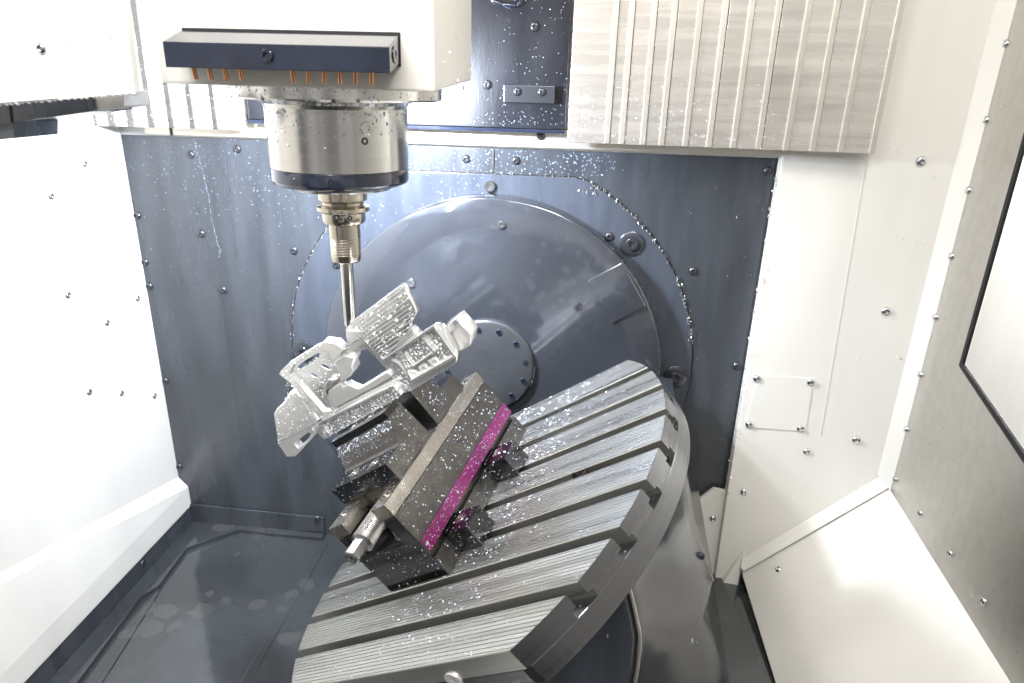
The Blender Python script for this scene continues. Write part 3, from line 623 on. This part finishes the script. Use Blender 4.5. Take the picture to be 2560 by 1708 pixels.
rv=mesh(MB().lathe([(2.6,-.5),(2.6,.7),(1.6,1.2),(.01,1.3)],seg=14),'rivet',ang=50); rv.materials.append(MT['screw'])
for y in (-108,-17.6,73.4,165): vi.inst('rivet',rv,(VX1+2.2,y,50.2),(1,0,0))
vi.inst('index_hole',HOLE,(VX1+.1,48.3,87.5),(1,0,0),1.05)
# drive screw
dsx,dsz=-34.,98.
pr=[(.01,-152),(7.6,-151.5),(8.4,-150)]
ds=MB().lathe([(12.5,-118),(12.5,-121)],(dsx,0,dsz),(0,-1,0),6) if False else MB()
prof=[]
y=-60
while y>-131: prof+=[(15.4,-y),(14.0,-y+1.0),(15.4,-y+2.0)]; y-=2.4
prof=[(15,20)]+prof+[(13.5,132.5),(10,134)]
ds.lathe(prof,(dsx,0,dsz),(0,-1,0),28)
scw=vi.part('drive_screw',ds,'rim2',ang=60)
vi.part('hex_drive',MB().lathe([(11.3,132),(11.3,156),(9.6,157.6),(4,157.8),(3.6,154),(.01,153.5)],(dsx,0,dsz),(0,-1,0),6,False),'rim2',bevel=.4)
vi.part('bearing_block',MB().box((-76,-70,66.4),(4,-40,112)),'vise_dark',bevel=.8)
vi.part('stop_pin',MB().lathe([(6,0),(6,17),(5,18),(.01,18.2)],(-8,-104,66.2),(0,.25,1),22),'screw')
vi.part('slide_nut',MB().box((-64,-98,100),(1,60,123)),'vise_rail',bevel=.8) if False else vi.part('slide_nut',MB().box((-65.5,-60,100),(.5,126,125)),'vise_rail',bevel=.8)
# jaws
JX0,JX1=-102.,26.
near=[(-67.5,126),(-67.5,154),(-33,154.5),(-29,157),(-21.5,175),(-13.5,186.5),(-14,197),(14,197.6),(19,193.5),(22.5,126)]
far=[(66-y,z) for y,z in near][::-1]
def jaw(prof,sgn):
    j=vi.part('jaw',MB().prism([(JX0,y,z) for y,z in prof],(JX1-JX0,0,0)),'vise',bevel=.7)
    c=lambda y:y if sgn>0 else 66-y
    a,b=sorted((c(-14.2),c(14)))
    vi.part('jaw_plate',MB().box((JX0-.6,a,188.6),(JX1+.6,b,198.4)),'vise_dark',parent=j,bevel=.5)
    ya,yb=sorted((c(-67.9),c(-33)))
    vi.part('foot_shade_skin',MB().box((JX0-.4,ya-.2,127),(JX1-.2,yb,154.9)),'vise_dark',parent=j,bevel=.7)  # darker skin paints the dark reflection on the jaw foot
    for x in (-60,-13): vi.inst('counterbore_screw',CB,(x,c(-49.5),155.1),(0,0,1),1.25,parent=None)
    for x in (-55,-15): vi.inst('counterbore_screw',CB,(x,c(0),198.6),(0,0,1),.9,parent=None)
jaw(near,1); jaw(far,-1)
specs=[((VX1+.1,VY0,62),(0,286,0),(0,0,43),(1,0,0),620,.4,2.2,((0,.2,-1),1.3)),((VX1+2.3,VY0+2,41),(0,282,0),(0,0,17.5),(1,0,0),640,.3,1.3,None),
 ((VX1+.1,VY0,106),(0,286,0),(0,0,19),(1,0,0),460,.4,1.5,None),((VX1+.1,VY0,2),(0,286,0),(0,0,27),(1,0,0),300,.5,2.,None),
 ((VX0,VY0-1.7,3),(126,0,0),(0,0,62),(0,-1,0),170,.5,1.8,((-.5,0,-1),1.7)),
 ((JX1+.1,-66,130),(0,84,0),(0,0,24),(1,0,0),170,.4,2.2,None),((JX1+.1,-10,155),(0,30,0),(0,0,38),(1,0,0),130,.4,2.,None),((JX1+.1,46,134),(0,52,0),(0,0,40),(1,0,0),200,.4,2.,None),
 ((JX0,-68.1,129),(128,0,0),(0,0,25),(0,-1,0),120,.4,1.7,None),((JX0,-66,155),(128,0,0),(0,32,0),(0,0,1),200,.4,1.4,None),
 ((JX0,-27,163),(128,0,0),(0,6,14.5),(0,-.92,.4),300,.4,1.5,None),((JX0,-21,176.5),(128,0,0),(0,7,10),(0,-.82,.57),420,.5,2.6,None),((JX0,-14,198.5),(128,0,0),(0,27,0),(0,0,1),120,.4,1.4,None),
 ((3,VY0,125.8),(26,0,0),(0,280,0),(0,0,1),260,.4,1.8,None)]
Pp,Ss,Nn,Ee=rectbeads(specs,.55,.6)
vi.part('coolant_beads',quick(beads(Pp,Ss,Nn,Ee,h=.5),'coolant_beads',vi.base),'milk',kind='stuff')
# ---- clamps
def clamp(y0,label):
    c=T('vise_clamp',label,'clamp',base=(51,y0+20,0),table=True,group='vise clamps')
    c.part('clamp_block',MB().prism([(31.2,y0,.2),(66,y0,.2),(73,y0,.2),(73,y0,33.5),(31.2,y0,35.2)],(0,40,0)),'vise_dark',bevel=.8)
    c.part('hook_nose',MB().box((24,y0+2,31.6),(31.4,y0+38,36.4)),'vise_dark',bevel=.5)
    c.inst('counterbore_screw',CB,(47,y0+23,34.5),(0.04,0,1),1.1)
    Pp,Ss,Nn,Ee=rectbeads([((31.5,y0,35),(41,0,-1.6),(0,40,0),(0.04,0,1),70,.5,2.2,None),((73.1,y0,2),(0,40,0),(0,0,31),(1,0,0),45,.4,1.5,None),((32,y0-.1,2),(40,0,0),(0,0,31),(0,-1,0),30,.5,1.7,None)],.6,.75)
    c.part('coolant_beads',quick(beads(Pp,Ss,Nn,Ee,h=.5),'coolant_beads',c.base),'milk',kind='stuff')
clamp(-80,'steel vise clamp block beside the end of the vise with drive screw')
clamp(50,'steel vise clamp block at the middle of the purple strip')
# ================================================================== workpiece
wp=T('workpiece','bright milled aluminium bracket wet with coolant clamped in the vise jaws','workpiece',base=(20,30,197),table=True)
def plate(poly,holes,y0,y1,bev=.6):
    cu=bpy.data.curves.new('tmp','CURVE'); cu.dimensions='2D'; cu.fill_mode='BOTH'
    h=(y1-y0)/2-bev; cu.extrude=max(.05,h)*.001; cu.bevel_depth=bev*.001; cu.bevel_resolution=1; cu.offset=-bev*.001
    for pl in [poly]+holes:
        s=cu.splines.new('POLY'); s.points.add(len(pl)-1); s.use_cyclic_u=True
        for p,(x,z) in zip(s.points,pl): p.co=(x*.001,z*.001,0,1)
    o=bpy.data.objects.new('tmp',cu); COL.objects.link(o); dg=bpy.context.evaluated_depsgraph_get(); me=bpy.data.meshes.new_from_object(o.evaluated_get(dg))
    bpy.data.objects.remove(o)
    ym=(y0+y1)/2; b=bmesh.new(); b.from_mesh(me)
    for v in b.verts: x,z,t=v.co; v.co=(x-wp.base[0]*.001, (ym-wp.base[1])*.001+t, z-wp.base[2]*.001)
    bmesh.ops.remove_doubles(b,verts=b.verts,dist=1e-6); bmesh.ops.recalc_face_normals(b,faces=b.faces); b.to_mesh(me); b.free(); me.materials.clear(); return me
def circ(c,r,n=14,sx=1.): return [(c[0]+sx*r*math.cos(2*math.pi*i/n),c[1]+r*math.sin(2*math.pi*i/n)) for i in range(n)]
YF=14
window=XZ(r1,[(1030,770),(1085,820),(1240,990),(950,1170),(900,1155),(870,1140),(835,1120),(785,1150),(760,1110),(870,1040),(890,985),(875,950),(900,880),(890,850),(960,790)],YF)
slot=XZ(r1,[(325,970),(345,935),(430,875),(540,812),(570,822),(550,850),(440,932),(350,978)],YF)
h1=XZ(r1,[(557,922),(605,925),(645,950),(664,985),(620,975),(580,952)],YF); h2=XZ(r1,[(440,1005),(490,1012),(525,1035),(543,1062),(500,1055),(460,1035)],YF)
outer=XZ(r1,[(150,1020),(175,985),(260,900),(590,700),(710,715),(790,780),(835,760),(975,650),(1100,790),(1190,870),(1690,545),(1760,560),(1800,600),(1920,830),(1920,910),(1480,1190),(1385,1215),(1300,1260),(700,1575),(560,1470),(420,1290),(260,1110)],YF)
bodyo=XZ(r1,[(720,890),(790,800),(835,760),(975,650),(1100,790),(1190,870),(1690,545),(1760,560),(1800,600),(1920,830),(1920,910),(1480,1190),(1385,1215),(1300,1260),(700,1575),(640,1500),(700,1380),(640,1180),(735,1080)],YF)
wp.part('bracket_body',plate(bodyo,[window],YF,YF+11,.35),'alu')
lefto=XZ(r1,[(150,1020),(175,985),(260,900),(590,700),(710,715),(790,780),(835,760),(800,830),(730,890),(745,1070),(650,1170),(700,1380),(640,1500),(560,1470),(420,1290),(260,1110)],YF)
wp.part('perforated_web',plate(lefto,[slot,h1,h2],YF,YF+2.4,.2),'alu')
fin=XZ(r1,[(815,570),(875,500),(1365,138),(1392,152),(1440,240),(1525,402),(1505,445),(1480,490),(1445,585),(1190,872),(1100,790),(975,640),(838,748)],YF-1)
wp.part('raised_fin',plate(fin,[],YF-1,YF+8,.5),'alu')
rib=[]
for k in range(12):
    z=258+k*4.7
    lx=(62 if z>266 else 66); rx=140+(z-258)*.62-(3 if z<268 else 0)
    lx=66 if z<296 else 70
    rib.append(wp.part('cutter_rib',MB().box((lx,YF-2.1,z),(rx,YF-.6,z+1.5)),'alu',bevel=.3))
wp.part('fin_foot',plate(XZ(r1,[(820,590),(975,600),(975,640),(838,745)],YF-4),[],YF-4,YF,.4),'alu')
wp.part('lower_web',plate(XZ(r1,[(1190,872),(1440,600),(1465,570),(1545,640),(1200,870)],YF+8),[],YF+8,YF+20,.4),'alu_pale_lit')
# pocketed block: ridges round the pockets
def ridge(pts,wd,hgt,Y=YF,name='pocket_ridge',m='alu'):
    q=[np.array(p) for p in XZ(r1,pts,Y-hgt)]
    for a,b in zip(q,q[1:]):
        d_=(b-a)/np.linalg.norm(b-a); n_=np.array([-d_[1],d_[0]])*wd/2; a=a-d_*wd/2; b=b+d_*wd/2
        wp.part(name,MB().prism([(p[0],Y-hgt,p[1]) for p in (a+n_,b+n_,b-n_,a-n_)],(0,hgt+.5,0)),m,bevel=.4)
ridge([(1195,880),(1690,555)],3,6); ridge([(1690,555),(1900,850)],3,6); ridge([(1905,850),(1475,1090)],3,6); ridge([(1475,1090),(1330,815)],2.2,5); ridge([(1240,880),(1330,920),(1460,1075)],2,3)
ridge([(1490,950),(1700,805)],2,5); ridge([(1700,805),(1565,655)],2,5); ridge([(1490,950),(1400,830)],1.6,4); ridge([(1640,900),(1690,960)],1.6,3)
for q in ((1490,1025),(1595,965),(1705,900)):  # shallow discs stand in for holes, lit walls put into their pale colour
    c=XZ(r1,[q],YF-1)[0]; wp.part('lit_hole_disc',MB().lathe([(5.6,0),(5.6,2.6),(4.4,3.2),(3.2,2.2),(.01,1.6)],(c[0],YF+.3,c[1]),(0,-1,0),18),'alu_pale_lit')
# clamping tab on the right
tabo=XZ(r1,[(1785,555),(1925,478),(1945,500),(1815,665)],30); wp.part('end_tab',plate(XZ(r1,[(1795,560),(1925,475),(2060,625),(2060,740),(1925,812),(1830,690)],27),[XZ(r1,[(1838,690),(1880,695),(1890,725),(1855,730)],27)],27,50,.8),'alu_pale_lit')
wp.part('tab_flange',plate(XZ(r1,[(1800,552),(1922,475),(1945,512),(1830,650)],24),[],24,27.5,.4),'alu')
# left block rims
rim_o=XZ(r1,[(150,1020),(260,900),(540,730),(560,765),(300,930),(250,1010),(290,1060),(590,1400),(690,1390),(700,1430),(560,1475),(420,1290),(260,1110)],YF-5)
wp.part('side_rim',plate(rim_o,[],YF-5,YF+.5,.4),'alu_pale_lit')
wp.part('corner_lug',plate(XZ(r1,[(540,770),(590,698),(712,716),(780,775),(715,880),(690,880),(645,800)],YF-14),[],YF-14,YF,.8),'alu_pale_lit')
wp.part('curved_wall',plate(XZ(r1,[(700,900),(790,840),(870,850),(895,880),(870,950),(888,990),(865,1040),(760,1110),(745,1010),(720,960)],YF-6),[],YF-6,YF+14,1.5),'alu_pale_lit')
wp.part('foot_pad',plate(XZ(r1,[(640,1190),(760,1120),(790,1160),(835,1125),(900,1160),(950,1172),(1230,1000),(1275,1050),(760,1330),(700,1350),(640,1260)],YF-5),[],YF-5,YF+3,1.2),'alu_pale_lit')
wp.part('inner_ledge',plate(XZ(r1,[(640,1080),(740,1075),(640,1160),(610,1200),(690,1400),(640,1330),(590,1190)],YF-8),[],YF-8,YF,.5),'alu')
for q,s in (((610,975),1.),((480,1080),1.)):
    c=XZ(r1,[q],YF-2)[0]; 
# bottom rail and lower left block
wp.part('bottom_rail',plate(XZ(r2,[(540,400),(1285,25),(1372,112),(1330,150),(600,562),(520,480)],YF-8),[XZ(r2,[(585,420),(620,405),(690,490),(660,508)],YF-8)],YF-8,YF+12,.8),'alu')
wp.part('rail_lip',plate(XZ(r2,[(535,395),(1285,15),(1300,40),(552,418)],YF-11),[],YF-11,YF-7.5,.4),'alu')
wp.part('lower_block',plate(XZ(r2,[(95,300),(125,250),(200,190),(240,100),(330,90),(400,200),(530,380),(470,432),(137,592)],YF-6),[],YF-6,YF+26,2.),'alu_pale_lit')
wp.part('undercut_leg',plate(XZ(r2,[(135,590),(470,432),(515,505),(340,700),(310,728),(225,730)],YF-3),[XZ(r2,[(290,600),(370,540),(440,490),(480,480),(430,570),(340,650)],YF-3)],YF-3,YF+12,1.),'alu_pale_lit')
wp.part('dovetail',MB().box((-95,23.5,176),(-8,42.5,199)),'alu')
# torn, chip-covered left edge
P=[tuple(np.insert(np.array(XZ(r1,[(x,y)],YF-9)[0]),1,YF-10)) for x,y in zip(rng.uniform(230,400,70),rng.uniform(1090,1290,70))]
def wet(poly,y,cnt,s0,s1):
    import mathutils.geometry as G
    xs=[p[0] for p in poly]; zs=[p[1] for p in poly]; out=[]; tri=G.tessellate_polygon([[Vector((p[0],p[1],0)) for p in poly]])
    ar=[abs((poly[b][0]-poly[a][0])*(poly[c][1]-poly[a][1])-(poly[c][0]-poly[a][0])*(poly[b][1]-poly[a][1])) for a,b,c in tri]; ar=np.array(ar)/sum(ar)
    for t in rng.choice(len(tri),cnt,p=ar):
        a,b,c=[np.array(poly[i]) for i in tri[t]]; u,v=rng.random(2)
        if u+v>1: u,v=1-u,1-v
        q=a+(b-a)*u+(c-a)*v; out.append((np.array([q[0],y,q[1]]),s0*(s1/s0)**(rng.random()**2.4)))
    return out
B=wet(fin,YF-1.8,520,.4,1.9)+wet(XZ(r1,[(1195,880),(1690,555),(1905,850),(1475,1090)],YF),YF-.2,620,.35,1.9)+wet(XZ(r2,[(545,425),(1290,40),(1360,110),(1325,148),(610,550)],YF-8),YF-8.2,520,.35,1.7)+wet(rim_o,YF-5.2,200,.4,1.6)
B+=wet(XZ(r1,[(1240,1000),(1440,1090),(1480,1180),(1385,1210)],YF),YF-.2,160,.35,1.4)+wet(XZ(r2,[(120,300),(240,100),(400,200),(520,380),(140,585)],YF-6),YF-6.2,200,.4,1.6)+wet(XZ(r1,[(330,980),(600,800),(720,900),(600,1180),(640,1330)],YF),YF-.2,260,.4,1.7)
wp.part('coolant_beads',quick(beads([b[0] for b in B[::2]],[b[1]*1.15 for b in B[::2]],[(0,-1,0)]*len(B[::2]),h=.5),'coolant_beads',wp.base),'droplet',kind='stuff')
wp.part('metal_chips',quick(chips(P,1.2,3.2),'metal_chips',wp.base),'chips',kind='stuff')
# ================================================================== beads and streaks on the back wall
P=[];S=[]
for _ in range(950):
    x=rng.uniform(-840,-160); z=-108-abs(rng.normal(0,95)); 
    if z<-520: continue
    P.append(np.array([x,YB-.2 if math.hypot(x-RC[0],z-RC[2])>RR+2 or z>-151 else YB-3.4,z])); S.append(.38*3.2**(rng.random()**2))
for _ in range(300): P.append(np.array([rng.uniform(-360,60),YB-.2,rng.uniform(-149,-108)])); S.append(rng.uniform(.5,1.4))
for _ in range(160): P.append(np.array([rng.uniform(-840,320),YB-.2 ,rng.uniform(-900,-108)])); S.append(rng.uniform(.4,1.))
P=[p for p in P]
z=-110.; x=-705.
while z>-330: P.append(np.array([x,YB-.2,z])); S.append(rng.uniform(.45,1.1)); z-=rng.uniform(1.6,5.); x+=rng.normal(.35,.8)
ok=[i for i,p in enumerate(P) if not (math.hypot(p[0]-RC[0],p[2]-RC[2])<RR+3 and p[2]<-149 and p[1]>YB-3)]
bw.part('coolant_beads',quick(beads([P[i] for i in ok],[S[i] for i in ok],[(0,-1,0)]*len(ok)),'coolant_beads',bw.base),'clear',kind='stuff')
P=[(rng.uniform(-120,320),YB-2,rng.uniform(-420,-112)) for _ in range(26)]
bw.part('metal_chips',quick(chips(P,1.5,3.5),'metal_chips',bw.base),'chips',kind='stuff')
